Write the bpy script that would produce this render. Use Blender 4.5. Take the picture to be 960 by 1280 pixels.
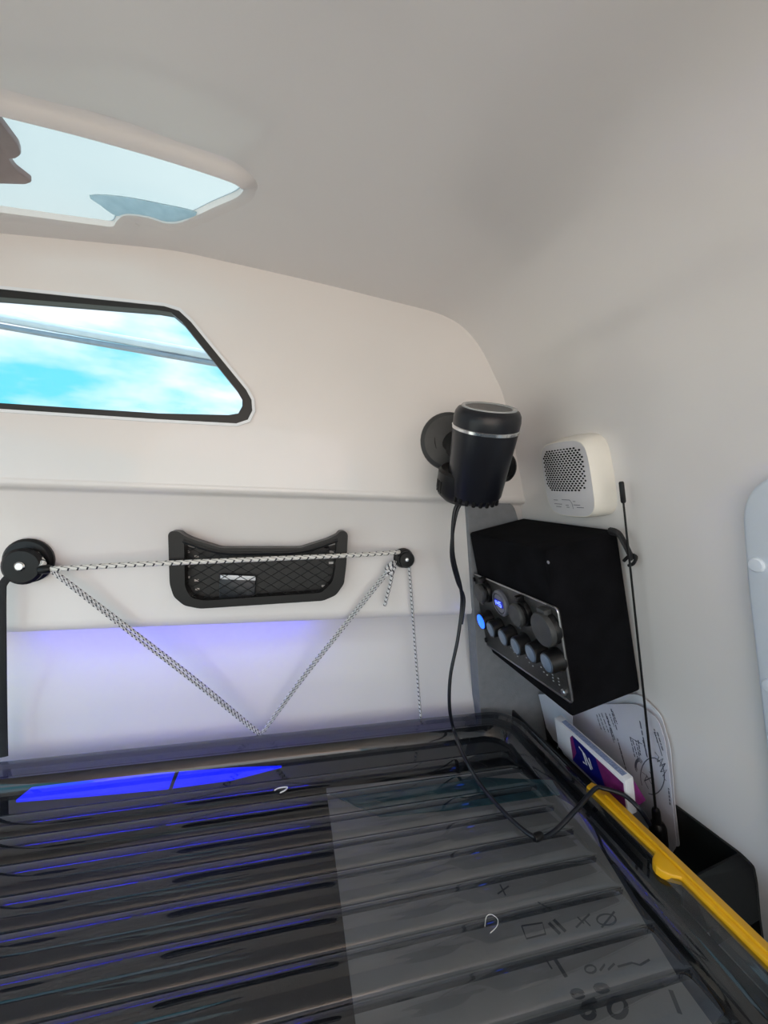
import bpy, bmesh, math, random
from mathutils import Vector as V, Matrix

# ------------------------------------------------------------------ scene, camera, light
for o in list(bpy.data.objects): bpy.data.objects.remove(o)
S = bpy.context.scene
COL = S.collection
random.seed(5)

# camera: an ultra wide phone lens (focal length 500 px on a 960x1280 frame), 1.5 m up, looking at the end wall
FPX = 500.0
CAM = V((0, 0, 1.5))
RX = V((0.97179868, -0.23297677, 0.03645758))      # image right in the world
RD = V((0.02347819, -0.05824419, -0.99802625))     # image down
RF = V((0.23464037, 0.97073654, -0.05113176))      # forward
cd = bpy.data.cameras.new('camera'); cam = bpy.data.objects.new('camera', cd); COL.objects.link(cam)
cd.sensor_width = 36; cd.lens = FPX / 1280 * 36; cd.clip_start = 0.01; cd.clip_end = 500
cam.matrix_world = Matrix(((RX.x, -RD.x, -RF.x, CAM.x), (RX.y, -RD.y, -RF.y, CAM.y), (RX.z, -RD.z, -RF.z, CAM.z), (0, 0, 0, 1)))
S.camera = cam

S.view_settings.view_transform = 'Standard'
S.view_settings.look = 'None'
S.view_settings.gamma = 1
S.view_settings.use_curve_mapping = False
S.view_settings.exposure = 0.92

W = bpy.data.worlds.new('sky'); S.world = W; W.use_nodes = True
nt = W.node_tree; nt.nodes.clear()
out = nt.nodes.new('ShaderNodeOutputWorld'); bg = nt.nodes.new('ShaderNodeBackground')
tc = nt.nodes.new('ShaderNodeTexCoord'); mp = nt.nodes.new('ShaderNodeMapping'); mp.inputs['Scale'].default_value = (1.0, 1.0, 3.0)
nz = nt.nodes.new('ShaderNodeTexNoise'); nz.inputs['Scale'].default_value = 2.6; nz.inputs['Detail'].default_value = 7; nz.inputs['Roughness'].default_value = .55
cr = nt.nodes.new('ShaderNodeValToRGB')
cr.color_ramp.elements[0].position = .40; cr.color_ramp.elements[0].color = (.14, .62, .80, 1)
cr.color_ramp.elements[1].position = .60; cr.color_ramp.elements[1].color = (.82, .86, .99, 1)
nt.links.new(tc.outputs['Generated'], mp.inputs['Vector']); nt.links.new(mp.outputs['Vector'], nz.inputs['Vector'])
nt.links.new(nz.outputs['Fac'], cr.inputs['Fac']); nt.links.new(cr.outputs['Color'], bg.inputs['Color'])
bg.inputs['Strength'].default_value = 1.25
nt.links.new(bg.outputs['Background'], out.inputs['Surface'])

# daylight through the open rear hatch behind the camera
ld = bpy.data.lights.new('rear_daylight', 'AREA'); ld.shape = 'RECTANGLE'; ld.size = 1.3; ld.size_y = .75
ld.energy = 3.5; ld.color = (1.0, .62, .42)
lo = bpy.data.objects.new('rear_daylight', ld); COL.objects.link(lo)
lo.location = (-.25, -1.15, 1.5); lo.rotation_euler = (math.radians(90), 0, 0)

# sun on the far side of the roof: it lights the ground outside and the roof hatch, not the room
sd = bpy.data.lights.new('sun', 'SUN'); sd.energy = 4.0; sd.angle = .02; sd.color = (1.0, .95, .87)
so = bpy.data.objects.new('sun', sd); COL.objects.link(so); so.rotation_euler = (0, math.radians(38), 0)

# ------------------------------------------------------------------ pixel -> place helpers
def ray(px, py): return RX * (px - 480) + RD * (py - 640) + RF * FPX
def hit(px, py, p0, n):
    r = ray(px, py); t = (V(p0) - CAM).dot(V(n)) / r.dot(V(n)); return CAM + r * t
def onY(px, py, y): return hit(px, py, (0, y, 0), (0, 1, 0))
def onX(px, py, x): return hit(px, py, (x, 0, 0), (1, 0, 0))
def onZ(px, py, z): return hit(px, py, (0, 0, z), (0, 0, 1))
WS = 0.25                                           # the side wall leans: x = WX0 + WS*(WZ0 - z)
WX0, WZ0 = .493, 1.536
WN = V((-1, 0, -WS)).normalized()                   # into the room
WU = V((-WS, 0, 1)).normalized()                    # up along the wall
WP = V((WX0, 0, WZ0))
def onW(px, py, off=0): return hit(px, py, WP + WN * off, WN)

# ------------------------------------------------------------------ materials
MATS = {}
def mat(name, col, rough=.5, metal=0, var=.06, vscale=30, bump=0, bscale=200, coat=0, emit=None, es=0, spec=.5, sheen=0):
    m = bpy.data.materials.new(name); m.use_nodes = True; t = m.node_tree; b = t.nodes['Principled BSDF']
    c = t.nodes.new('ShaderNodeTexCoord'); n = t.nodes.new('ShaderNodeTexNoise'); n.inputs['Scale'].default_value = vscale; n.inputs['Detail'].default_value = 4
    t.links.new(c.outputs['Object'], n.inputs['Vector'])
    r = t.nodes.new('ShaderNodeValToRGB')
    r.color_ramp.elements[0].position = .3; r.color_ramp.elements[1].position = .7
    r.color_ramp.elements[0].color = tuple(x * (1 - var) for x in col) + (1,)
    r.color_ramp.elements[1].color = tuple(min(1, x * (1 + var)) for x in col) + (1,)
    t.links.new(n.outputs['Fac'], r.inputs['Fac']); t.links.new(r.outputs['Color'], b.inputs['Base Color'])
    b.inputs['Roughness'].default_value = rough; b.inputs['Metallic'].default_value = metal
    b.inputs['Specular IOR Level'].default_value = spec
    if coat: b.inputs['Coat Weight'].default_value = coat; b.inputs['Coat Roughness'].default_value = .08
    if sheen: b.inputs['Sheen Weight'].default_value = sheen
    if emit: b.inputs['Emission Color'].default_value = emit + (1,); b.inputs['Emission Strength'].default_value = es
    if bump:
        n2 = t.nodes.new('ShaderNodeTexNoise'); n2.inputs['Scale'].default_value = bscale; n2.inputs['Detail'].default_value = 3
        t.links.new(c.outputs['Object'], n2.inputs['Vector'])
        bp = t.nodes.new('ShaderNodeBump'); bp.inputs['Strength'].default_value = bump; bp.inputs['Distance'].default_value = .002
        t.links.new(n2.outputs['Fac'], bp.inputs['Height']); t.links.new(bp.outputs['Normal'], b.inputs['Normal'])
    MATS[name] = m
    return m

def mat_clear(name, tint, rough, diff, dcol, ior=1.5, var=0.0):
    """a thin sheet of see-through plastic or glass: tinted see-through, a little body colour, Fresnel gloss"""
    m = bpy.data.materials.new(name); m.use_nodes = True; t = m.node_tree; t.nodes.clear()
    o = t.nodes.new('ShaderNodeOutputMaterial'); tr = t.nodes.new('ShaderNodeBsdfTransparent'); df = t.nodes.new('ShaderNodeBsdfDiffuse')
    gl = t.nodes.new('ShaderNodeBsdfGlossy'); m1 = t.nodes.new('ShaderNodeMixShader'); m2 = t.nodes.new('ShaderNodeMixShader'); fr = t.nodes.new('ShaderNodeFresnel')
    tr.inputs['Color'].default_value = tint + (1,); df.inputs['Color'].default_value = dcol + (1,); gl.inputs['Roughness'].default_value = rough
    m1.inputs['Fac'].default_value = diff
    ge = t.nodes.new('ShaderNodeNewGeometry'); mi = t.nodes.new('ShaderNodeMapRange')     # a thin sheet reflects alike from both sides
    mi.inputs['To Min'].default_value = ior; mi.inputs['To Max'].default_value = 1 / ior
    t.links.new(ge.outputs['Backfacing'], mi.inputs['Value']); t.links.new(mi.outputs['Result'], fr.inputs['IOR'])
    if var:
        c = t.nodes.new('ShaderNodeTexCoord'); n = t.nodes.new('ShaderNodeTexNoise'); n.inputs['Scale'].default_value = 14; n.inputs['Detail'].default_value = 5
        t.links.new(c.outputs['Object'], n.inputs['Vector'])
        mr = t.nodes.new('ShaderNodeMapRange'); mr.inputs['To Min'].default_value = rough; mr.inputs['To Max'].default_value = rough + var
        t.links.new(n.outputs['Fac'], mr.inputs['Value']); t.links.new(mr.outputs['Result'], gl.inputs['Roughness'])
    t.links.new(tr.outputs[0], m1.inputs[1]); t.links.new(df.outputs[0], m1.inputs[2])
    t.links.new(fr.outputs[0], m2.inputs['Fac']); t.links.new(m1.outputs[0], m2.inputs[1]); t.links.new(gl.outputs[0], m2.inputs[2])
    t.links.new(m2.outputs[0], o.inputs['Surface'])
    MATS[name] = m
    return m

def mat_rope(name, period, lightc, darkc, fill=.20):
    """braided elastic: pale sheath with short dark tracer flecks; UV.x runs along the cord in metres, UV.y around it"""
    m = bpy.data.materials.new(name); m.use_nodes = True; t = m.node_tree; b = t.nodes['Principled BSDF']
    uv = t.nodes.new('ShaderNodeUVMap'); sx = t.nodes.new('ShaderNodeSeparateXYZ'); t.links.new(uv.outputs['UV'], sx.inputs[0])
    def mth(op, a, bb):
        n = t.nodes.new('ShaderNodeMath'); n.operation = op
        for i, v in enumerate((a, bb)):
            if v is None: continue
            if isinstance(v, (int, float)): n.inputs[i].default_value = v
            else: t.links.new(v, n.inputs[i])
        return n.outputs[0]
    a = mth('DIVIDE', sx.outputs[0], period)
    f1 = mth('FRACT', mth('ADD', a, sx.outputs[1]), None)
    k = mth('LESS_THAN', f1, fill)
    f2 = mth('FRACT', mth('SUBTRACT', mth('MULTIPLY', a, 1.0), mth('MULTIPLY', sx.outputs[1], 2.0)), None)
    k2 = mth('LESS_THAN', f2, .22)
    kk = mth('MAXIMUM', k, mth('MULTIPLY', k2, .18))
    mx = t.nodes.new('ShaderNodeMix'); mx.data_type = 'RGBA'; mx.inputs[6].default_value = lightc + (1,); mx.inputs[7].default_value = darkc + (1,)
    t.links.new(kk, mx.inputs[0]); t.links.new(mx.outputs[2], b.inputs['Base Color']); b.inputs['Roughness'].default_value = .8
    MATS[name] = m
    return m

GEL = mat('gelcoat', (.82, .785, .772), .30, var=.012, vscale=6, bump=.06, bscale=28, coat=.5)
mat('ground', (.46, .42, .36), .9, var=.2, vscale=3)
mat('outer_floor', (.05, .05, .055), .7, var=.2, bump=.3)
mat('grey_foam', (.22, .225, .24), .75, var=.08, vscale=60, bump=.25, bscale=400)
mat('rubber', (.007, .008, .009), .45, var=.2, bump=.1)
mat('white_edge', (.85, .88, .92), .25, var=.02)
mat_clear('glass', (.74, .77, .77), .0, .0, (.5, .5, .5), 1.35)
mat('rail', (.85, .87, .92), .35, metal=.0, var=.05)
mat('rail_dark', (.34, .37, .43), .35, metal=.2, var=.1)
mat_clear('smoked', (.58, .60, .63), .02, .12, (.045, .05, .058), 1.68, var=.03)
mat('box_body', (.02, .022, .026), .4, var=.2)
mat('yellow', (.83, .43, .006), .38, var=.05, vscale=25, bump=.05)
mat('black_plastic', (.006, .006, .007), .38, spec=.3, var=.15, vscale=40, bump=.08, bscale=500)
mat('black_satin', (.009, .010, .015), .32, spec=.4, var=.08, vscale=30)
mat('graphite', (.045, .046, .047), .48, var=.1, vscale=60, bump=.05)
mat('hole_black', (.003, .003, .003), .9, var=.1)
mat('felt', (.005, .005, .0065), .95, var=.35, vscale=25, bump=.6, bscale=900, spec=.1)
mat('carbon', (.045, .043, .040), .38, metal=.2, var=.25, vscale=220)
mat('silver', (.72, .72, .73), .16, metal=1, var=.04)
mat('chrome_soft', (.5, .5, .52), .3, metal=1, var=.06)
mat('lens_grey', (.35, .37, .38), .2, var=.1)
mat('meter_face', (.16, .16, .19), .3, var=.1)
mat('screen_blue', (.0, .0, .06), .3, emit=(.0, .01, .5), es=.35)
mat('digit_blue', (.1, .15, .9), .3, emit=(.10, .16, 1.0), es=2.6)
mat('button_grey', (.16, .21, .29), .25, var=.08, vscale=80)
mat('button_ring', (.075, .10, .14), .25, var=.08)
mat('button_blue', (.02, .10, .8), .3, emit=(.01, .09, 1.0), es=1.6)
mat('print_white', (.55, .56, .56), .6)
mat('alarm_white', (.84, .80, .73), .38, var=.02, bump=.03)
mat('alarm_face', (.66, .64, .66), .45, var=.03)
mat('print_grey', (.16, .16, .18), .7)
mat('paper', (.62, .61, .68), .8, var=.03, vscale=15)
mat('paper_white', (.74, .75, .80), .8, var=.03, vscale=15)
mat('ink', (.10, .10, .14), .8)
mat('card_white', (.78, .77, .79), .55, var=.03)
mat('card_blue', (.24, .29, .45), .6, var=.35, vscale=500)
mat('pack_blue', (.006, .008, .13), .35, var=.2, vscale=50)
mat('pack_purple', (.17, .02, .12), .35, var=.3, vscale=50)
mat('reflection_brown', (.33, .25, .245), .35, var=.12, vscale=20)
mat('tray_black', (.008, .009, .009), .45, var=.2, bump=.1)
mat('panel_blue', (.72, .78, .86), .35, var=.015, bump=.05)
mat('sheet_grey', (.52, .50, .47), .85, var=.10, vscale=12, bump=.1)
mat('sheet_mark', (.15, .15, .155), .8)
mat('teal', (.06, .17, .20), .6, var=.3, vscale=30)
mat('slate', (.10, .115, .15), .6, var=.2, vscale=30)
mat('led_blue', (.0, .02, .6), .4, emit=(.0, .006, 1.0), es=1.2)
mat('led_wash', (.0, .02, .6), .4, emit=(.03, .03, 1.0), es=10.0)
mat('led_dim', (.0, .02, .6), .4, emit=(.06, .04, 1.0), es=1.0)
mat('fibre', (.8, .8, .78), .8)
mat('strap_black', (.010, .010, .012), .7, var=.2, bump=.5, bscale=900)
mat('flat_pack', (.012, .016, .024), .4, var=.2)
mat_rope('elastic', .0145, (.80, .78, .74), (.03, .03, .04))
mat_rope('elastic_thin', .009, (.74, .73, .74), (.035, .035, .05), .32)

def mat_cover(name, c0, c1, sc):
    m = bpy.data.materials.new(name); m.use_nodes = True; t = m.node_tree; t.nodes.clear()
    o = t.nodes.new('ShaderNodeOutputMaterial'); a = t.nodes.new('ShaderNodeBsdfTranslucent'); b = t.nodes.new('ShaderNodeBsdfPrincipled')
    c = t.nodes.new('ShaderNodeTexCoord'); n = t.nodes.new('ShaderNodeTexNoise'); n.inputs['Scale'].default_value = sc
    t.links.new(c.outputs['Object'], n.inputs['Vector'])
    r = t.nodes.new('ShaderNodeValToRGB'); r.color_ramp.elements[0].color = c0; r.color_ramp.elements[1].color = c1
    t.links.new(n.outputs['Fac'], r.inputs['Fac']); t.links.new(r.outputs['Color'], a.inputs['Color'])
    b.inputs['Base Color'].default_value = (.72, .78, .79, 1); b.inputs['Roughness'].default_value = .25
    mx = t.nodes.new('ShaderNodeMixShader'); mx.inputs['Fac'].default_value = .22
    t.links.new(a.outputs[0], mx.inputs[1]); t.links.new(b.outputs[0], mx.inputs[2]); t.links.new(mx.outputs[0], o.inputs['Surface'])
    MATS[name] = m
mat_cover('hatch_cover', (.25, .275, .275, 1), (.27, .29, .285, 1), 9)
mat_cover('hatch_clear', (.55, .68, .74, 1), (.85, .95, 1.0, 1), 60)

# ------------------------------------------------------------------ mesh helpers
def root_loc(p):
    l = V((0, 0, 0))
    while p: l += p.location; p = p.parent
    return l
def link(name, me, m, parent=None, smooth=None, loc=None):
    o = bpy.data.objects.new(name, me); COL.objects.link(o)
    if m: me.materials.append(MATS[m] if isinstance(m, str) else m)
    if parent: o.parent = parent
    return o
def mesh(name, vs, fs, m, parent=None, smooth=30, uv=None, base=None):
    """vs in world coordinates; the object's origin is its parent's origin, or base, or the middle of its foot"""
    vs = [V(v) for v in vs]
    if parent: off = root_loc(parent)
    elif base is not None: off = V(base)
    else:
        zs = min(v.z for v in vs); c = sum(vs, V()) / len(vs); off = V((c.x, c.y, zs))
    me = bpy.data.meshes.new(name); me.from_pydata([v - off for v in vs], [], fs); me.validate(); me.update()
    bm = bmesh.new(); bm.from_mesh(me); bmesh.ops.recalc_face_normals(bm, faces=bm.faces); bm.to_mesh(me); bm.free()
    if smooth:
        for p in me.polygons: p.use_smooth = True
        me.set_sharp_from_angle(angle=math.radians(smooth))
    if uv:
        l = me.uv_layers.new(name='UVMap')
        for lp in me.loops: l.data[lp.index].uv = uv[lp.vertex_index]
    o = link(name, me, m, parent)
    if not parent: o.location = off
    return o
def tag(o, label=None, cat=None, group=None, kind=None):
    if label: o['label'] = label
    if cat: o['category'] = cat
    if group: o['group'] = group
    if kind: o['kind'] = kind
    return o
def empty(name, loc, label, cat, group=None):
    o = bpy.data.objects.new(name, None); COL.objects.link(o); o.location = loc; o.empty_display_size = .03
    return tag(o, label, cat, group)

def smooth_pts(pts, n=8, closed=False):
    pts = [V(p) for p in pts]; r = []; N = len(pts)
    for i in range(N if closed else N - 1):
        if closed: a, b, c, d = pts[i - 1], pts[i], pts[(i + 1) % N], pts[(i + 2) % N]
        else: a, b, c, d = pts[max(i - 1, 0)], pts[i], pts[i + 1], pts[min(i + 2, N - 1)]
        for k in range(n):
            t = k / n
            r.append(.5 * ((2 * b) + (c - a) * t + (2 * a - 5 * b + 4 * c - d) * t * t + (3 * b - a - 3 * c + d) * t ** 3))
    if not closed: r.append(pts[-1])
    return r
def tube(pts, r, seg=8, closed=False, flat=None):
    """geometry of a tube along pts; r a number or list; flat=(normal, thin) squashes the section into a band"""
    pts = [V(p) for p in pts]; N = len(pts); vs = []; fs = []; uv = []
    up = V((0, 0, 1)); L = 0; prev = None
    for i, p in enumerate(pts):
        a = pts[i - 1] if (i or closed) else p; b = pts[(i + 1) % N] if (i < N - 1 or closed) else p
        t = (b - a).normalized()
        if prev is None:
            ref = up if abs(t.dot(up)) < .9 else V((1, 0, 0)); x = t.cross(ref).normalized()
        else: x = (prev - t * prev.dot(t)).normalized()
        prev = x; y = t.cross(x)
        if i: L += (p - pts[i - 1]).length
        rr = r[i] if isinstance(r, (list, tuple)) else r
        for k in range(seg):
            th = 2 * math.pi * k / seg; d = x * math.cos(th) + y * math.sin(th)
            if flat: n = V(flat[0]).normalized(); d = d - n * d.dot(n) * (1 - flat[1])
            vs.append(p + d * rr); uv.append((L, k / seg))
    for i in range(N if closed else N - 1):
        for k in range(seg):
            j = (i + 1) % N; k2 = (k + 1) % seg
            fs.append((i * seg + k, j * seg + k, j * seg + k2, i * seg + k2))
    if not closed:
        fs.append(tuple(range(seg))[::-1]); fs.append(tuple((N - 1) * seg + k for k in range(seg)))
    return vs, fs, uv
def join(*gs):
    vs = []; fs = []
    for g in gs:
        o = len(vs); vs += list(g[0]); fs += [tuple(i + o for i in f) for f in g[1]]
    return vs, fs
def frame_of(axis):
    a = V(axis).normalized(); ref = V((0, 0, 1)) if abs(a.z) < .9 else V((1, 0, 0))
    x = ref.cross(a).normalized(); return x, a.cross(x), a
def lathe(o, axis, prof, seg=32, a0=0, a1=None, cap=True):
    """prof: list of (radius, height along axis)"""
    x, y, a = frame_of(axis); o = V(o); vs = []; fs = []; full = a1 is None; n = seg if full else seg + 1
    for r, h in prof:
        for k in range(n):
            th = a0 + (2 * math.pi if full else a1 - a0) * k / seg
            vs.append(o + a * h + (x * math.cos(th) + y * math.sin(th)) * r)
    for i in range(len(prof) - 1):
        for k in range(seg):
            k2 = (k + 1) % n if full else k + 1
            fs.append((i * n + k, i * n + k2, (i + 1) * n + k2, (i + 1) * n + k))
    if cap and full:
        if prof[0][0] > 1e-6: fs.append(tuple(range(n))[::-1])
        if prof[-1][0] > 1e-6: fs.append(tuple((len(prof) - 1) * n + k for k in range(n)))
    return vs, fs
def round_poly(pts, r, n=5):
    """rounds the corners of a polygon (2D or 3D vectors)"""
    pts = [V(p) for p in pts]; out = []; N = len(pts)
    for i in range(N):
        p = pts[i]; a = pts[i - 1] - p; b = pts[(i + 1) % N] - p
        rr = r[i] if isinstance(r, (list, tuple)) else r
        d = min(rr, a.length * .48, b.length * .48)
        if d < 1e-5: out.append(p); continue
        A = p + a.normalized() * d; B = p + b.normalized() * d
        for k in range(n + 1):
            t = k / n; out.append(A * (1 - t) ** 2 + p * 2 * t * (1 - t) + B * t * t)
    return out
def slab(pts, n, th, bev=0):
    """solid of a planar outline: pts is the front face, n its outward normal, th the thickness behind it, bev a front edge chamfer"""
    n = V(n).normalized(); pts = [V(p) for p in pts]; N = len(pts); c = sum(pts, V()) / N
    def inset(d):
        r = []
        for i in range(N):
            a = (pts[i] - pts[i - 1]); b = (pts[(i + 1) % N] - pts[i])
            if a.length < 1e-9: a = b
            if b.length < 1e-9: b = a
            na = n.cross(a.normalized()); nb = n.cross(b.normalized()); m = (na + nb)
            m = m.normalized() / max(.5, m.normalized().dot(na)) if m.length > 1e-6 else na
            r.append(pts[i] + m * d * sg)
        return r
    area = V()
    for i in range(N): area += (pts[i] - c).cross(pts[(i + 1) % N] - c)
    sg = 1 if area.dot(n) > 0 else -1
    rings = []
    if bev: rings = [inset(bev), [p - n * bev * .35 for p in inset(bev * .3)], [p - n * bev for p in pts]]
    else: rings = [pts]
    rings.append([p - n * th for p in pts])
    vs = [v for r in rings for v in r]; fs = [tuple(range(N)), tuple((len(rings) - 1) * N + k for k in range(N))[::-1]]
    for i in range(len(rings) - 1):
        for k in range(N):
            k2 = (k + 1) % N; fs.append((i * N + k, (i + 1) * N + k, (i + 1) * N + k2, i * N + k2))
    return vs, fs
def fbox(o, u, v, w, bev=0, seg=2):
    """box with corner o and edge vectors u, v, w, edges rounded"""
    bm = bmesh.new(); o, u, v, w = V(o), V(u), V(v), V(w)
    vs = [bm.verts.new(o + u * a + v * b + w * c) for c in (0, 1) for b in (0, 1) for a in (0, 1)]
    for f in ((0, 1, 3, 2), (4, 6, 7, 5), (0, 4, 5, 1), (2, 3, 7, 6), (0, 2, 6, 4), (1, 5, 7, 3)): bm.faces.new([vs[i] for i in f])
    if bev: bmesh.ops.bevel(bm, geom=bm.edges[:], offset=bev, segments=seg, affect='EDGES', profile=.5)
    bm.verts.index_update(); r = ([x.co.copy() for x in bm.verts], [tuple(x.index for x in f.verts) for f in bm.faces]); bm.free(); return r
def holed(outer, holes, o, u, v, n, th):
    """planar plate with holes: 2D outlines filled and thickened; returns world verts and faces"""
    cu = bpy.data.curves.new('tmp', 'CURVE'); cu.dimensions = '2D'; cu.fill_mode = 'BOTH'; cu.extrude = th / 2
    for pl in [outer] + holes:
        s = cu.splines.new('POLY'); s.points.add(len(pl) - 1); s.use_cyclic_u = True
        for q, p in zip(s.points, pl): q.co = (p[0], p[1], 0, 1)
    ob = bpy.data.objects.new('tmp', cu); COL.objects.link(ob)
    me = bpy.data.meshes.new_from_object(ob.evaluated_get(bpy.context.evaluated_depsgraph_get()))
    vs = [V(o) + V(u) * p.co.x + V(v) * p.co.y + V(n) * (p.co.z - th / 2) for p in me.vertices]; fs = [tuple(p.vertices) for p in me.polygons]
    bpy.data.objects.remove(ob); bpy.data.curves.remove(cu); bpy.data.meshes.remove(me)
    return vs, fs
def strokes(lines, w, n, lift=.0006):
    """thin flat ink ribbons along 3D polylines lying on a surface with normal n"""
    gs = []; n = V(n).normalized()
    for ln in lines:
        ln = [V(p) for p in ln]; vs = []; fs = []
        for i, p in enumerate(ln):
            t = (ln[min(i + 1, len(ln) - 1)] - ln[max(i - 1, 0)]).normalized(); s = n.cross(t).normalized() * w / 2
            vs += [p + s + n * lift, p - s + n * lift]
        for i in range(len(ln) - 1): fs.append((2 * i, 2 * i + 1, 2 * i + 3, 2 * i + 2))
        gs.append((vs, fs))
    return join(*gs)

# ------------------------------------------------------------------ the shell
YU, YM, YL = .78, .80, .862                           # the three steps of the end wall
Z1, Z2 = 1.498, 1.245                                 # the two ledges
FLOOR = .50; REAR = -1.3; XC = -.20
prof_px = [(632, 505), (617, 467), (600, 434), (581, 411), (560, 397), (535, 388), (480, 374), (400, 354), (300, 331), (200, 316)]
P = [V((WX0 + WS * (WZ0 - FLOOR), 0, FLOOR)), V((WX0 + WS * (WZ0 - 1.0), 0, 1.0)), V((WX0 + WS * (WZ0 - 1.3), 0, 1.3)), V((WX0, 0, WZ0))]
for q in prof_px:
    p = onY(q[0], q[1], YU); P.append(V((p.x, 0, p.z)))
P = [p for p in P if p.x > XC + .08]; P.append(V((XC, 0, P[-1].z + .006)))
full = smooth_pts(P + [V((2 * XC - p.x, 0, p.z)) for p in reversed(P[:-1])], 6)
# resample the whole arch evenly
def resample(pl, step):
    out = [pl[0]]; acc = 0
    for a, b in zip(pl, pl[1:]):
        d = (b - a).length
        while acc + d >= step:
            t = (step - acc) / d; a = a.lerp(b, t); d = (b - a).length; out.append(a); acc = 0
        acc += d
    out.append(pl[-1]); return out
arch = resample(full, .006)
def zceil(x):
    best = min((p for p in arch if p.z > 1.6), key=lambda p: abs(p.x - x)); return best.z
def hit_ceiling(px, py):
    z = 1.9
    for _ in range(12):
        p = onZ(px, py, z); z = zceil(p.x)
    return p
hatch_px = [(-75, 252), (0, 264), (60, 272), (120, 280), (141, 282), (147, 275), (158, 268), (185, 271), (208, 278), (229, 276), (268, 258), (297, 245), (306, 233), (298, 222), (276, 212), (200, 187), (100, 158), (0, 132), (-75, 112)]
hatch = [hit_ceiling(*q) for q in hatch_px]
hs = smooth_pts(hatch, 4, True)
def inside(x, y, poly):
    r = False
    for i in range(len(poly)):
        a = poly[i - 1]; b = poly[i]
        if (a.y > y) != (b.y > y) and x < (b.x - a.x) * (y - a.y) / (b.y - a.y) + a.x: r = not r
    return r
ny = 340; ys = [YU + .05 + (REAR - YU - .05) * i / ny for i in range(ny + 1)]
def arch_part(name, ks):
    vs = []; fs = []; idx = {}
    def vid(k, j):
        if (k, j) not in idx: idx[(k, j)] = len(vs); vs.append(V((arch[k].x, ys[j], arch[k].z)))
        return idx[(k, j)]
    for k in ks[:-1]:
        for j in range(ny):
            c = (arch[k] + arch[k + 1]) / 2
            if c.z > 1.7 and any(inside(arch[kk].x, ys[jj], hs) for kk in (k, k + 1) for jj in (j, j + 1)): continue
            if name == 'wall_left' and c.z > .80 and -1.25 < ys[j] < .55 and c.z < 1.65: continue    # unseen side opening, made large to let in more sky light
            fs.append((vid(k, j), vid(k + 1, j), vid(k + 1, j + 1), vid(k, j + 1)))
    return tag(mesh(name, vs, fs, 'gelcoat', smooth=60), kind='structure')
kr = [k for k, p in enumerate(arch) if p.x > XC and p.z < 1.66]; kl = [k for k, p in enumerate(arch) if p.x < XC and p.z < 1.66]
arch_part('wall_right', list(range(0, kr[-1] + 1)))
arch_part('ceiling', list(range(kr[-1], kl[0] + 1)))
arch_part('wall_left', list(range(kl[0], len(arch))))
tag(mesh('floor', *fbox((-1.25, REAR, FLOOR - .04), (2.1, 0, 0), (0, YL - REAR + .04, 0), (0, 0, .04)), 'outer_floor'), kind='structure')
tag(mesh('ground', [(-60, -60, -.3), (60, -60, -.3), (60, 60, -.3), (-60, 60, -.3)], [(0, 1, 2, 3)], 'ground', smooth=0), kind='structure')

# end wall: upper step with the window opening, middle step, lower step
win_px = [(-140, 349), (0, 360.5), (206, 382), (225, 388), (240, 402), (309, 487), (316, 500), (317, 514), (311, 526), (296, 531), (200, 526), (0, 513), (-140, 505)]
def w2(pl): return [(onY(a, b, YU).x, onY(a, b, YU).z) for a, b in pl]
up_out = [(-1.2, Z1), (.62, Z1), (.62, 2.02), (-1.2, 2.02)]
g_up = holed(up_out, [w2(win_px)], (0, YU, 0), (1, 0, 0), (0, 0, 1), (0, -1, 0), .025)
g_up = ([V((v.x, v.y, v.z)) for v in g_up[0]], g_up[1])
wb = tag(mesh('wall_back', *g_up, 'gelcoat', smooth=0), kind='structure')
def ext(profile, x0, x1):
    n = len(profile); vs = [V((x, a, b)) for x in (x0, x1) for a, b in profile]
    return vs, [(i, i + 1, n + i + 1, n + i) for i in range(n - 1)]
# rolled lower edge of the upper step, then the middle step with its rolled edge, then the lower step
pr = [(YU, Z1 + .002), (YU - .0015, Z1 - .004), (YU + .001, Z1 - .010), (YU + .006, Z1 - .014), (YM - .004, Z1 - .016), (YM, Z1 - .021)]
pr += [(YM, Z2 + .010), (YM - .0015, Z2 + .002), (YM + .001, Z2 - .006), (YM + .006, Z2 - .010), (YM + .012, Z2 - .004), (YL - .020, Z2 - .004), (YL - .006, Z2 - .008), (YL, Z2 - .020)]
pr += [(YL - .012, 1.15), (.822, 1.02), (.806, .93), (.806, FLOOR)]
mesh('lower_wall', *ext(pr, -1.2, .70), 'gelcoat', parent=wb, smooth=50)

# ------------------------------------------------------------------ window in the end wall
win = tag(bpy.data.objects.new('window_1', None), 'dark rubber sealed slanting window in the end wall', kind='structure'); COL.objects.link(win); win.location = onY(160, 450, YU)
def offset2(pl, d):
    """shrinks a 2D outline by d"""
    n = len(pl); a = sum(pl[i - 1][0] * pl[i][1] - pl[i][0] * pl[i - 1][1] for i in range(n)); s = 1 if a > 0 else -1; r = []
    for i in range(n):
        p, q, t = V(pl[i - 1]), V(pl[i]), V(pl[(i + 1) % n]); e1 = (q - p).normalized(); e2 = (t - q).normalized()
        n1 = V((-e1.y, e1.x)) * s; n2 = V((-e2.y, e2.x)) * s; m = (n1 + n2).normalized(); r.append(tuple(q + m * d / max(.4, m.dot(n1))))
    return r
wo = w2(win_px)
wi = w2([(-115, 365), (0, 372), (196, 388), (214, 391), (228, 403), (296, 488), (303, 500), (303, 508), (298, 517), (286, 519), (200, 517), (0, 504), (-115, 498)])
mesh('rubber_seal', *holed(offset2(wo, .0015), [wi], (0, YU - .002, 0), (1, 0, 0), (0, 0, 1), (0, -1, 0), .022), 'rubber', parent=win)
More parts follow.
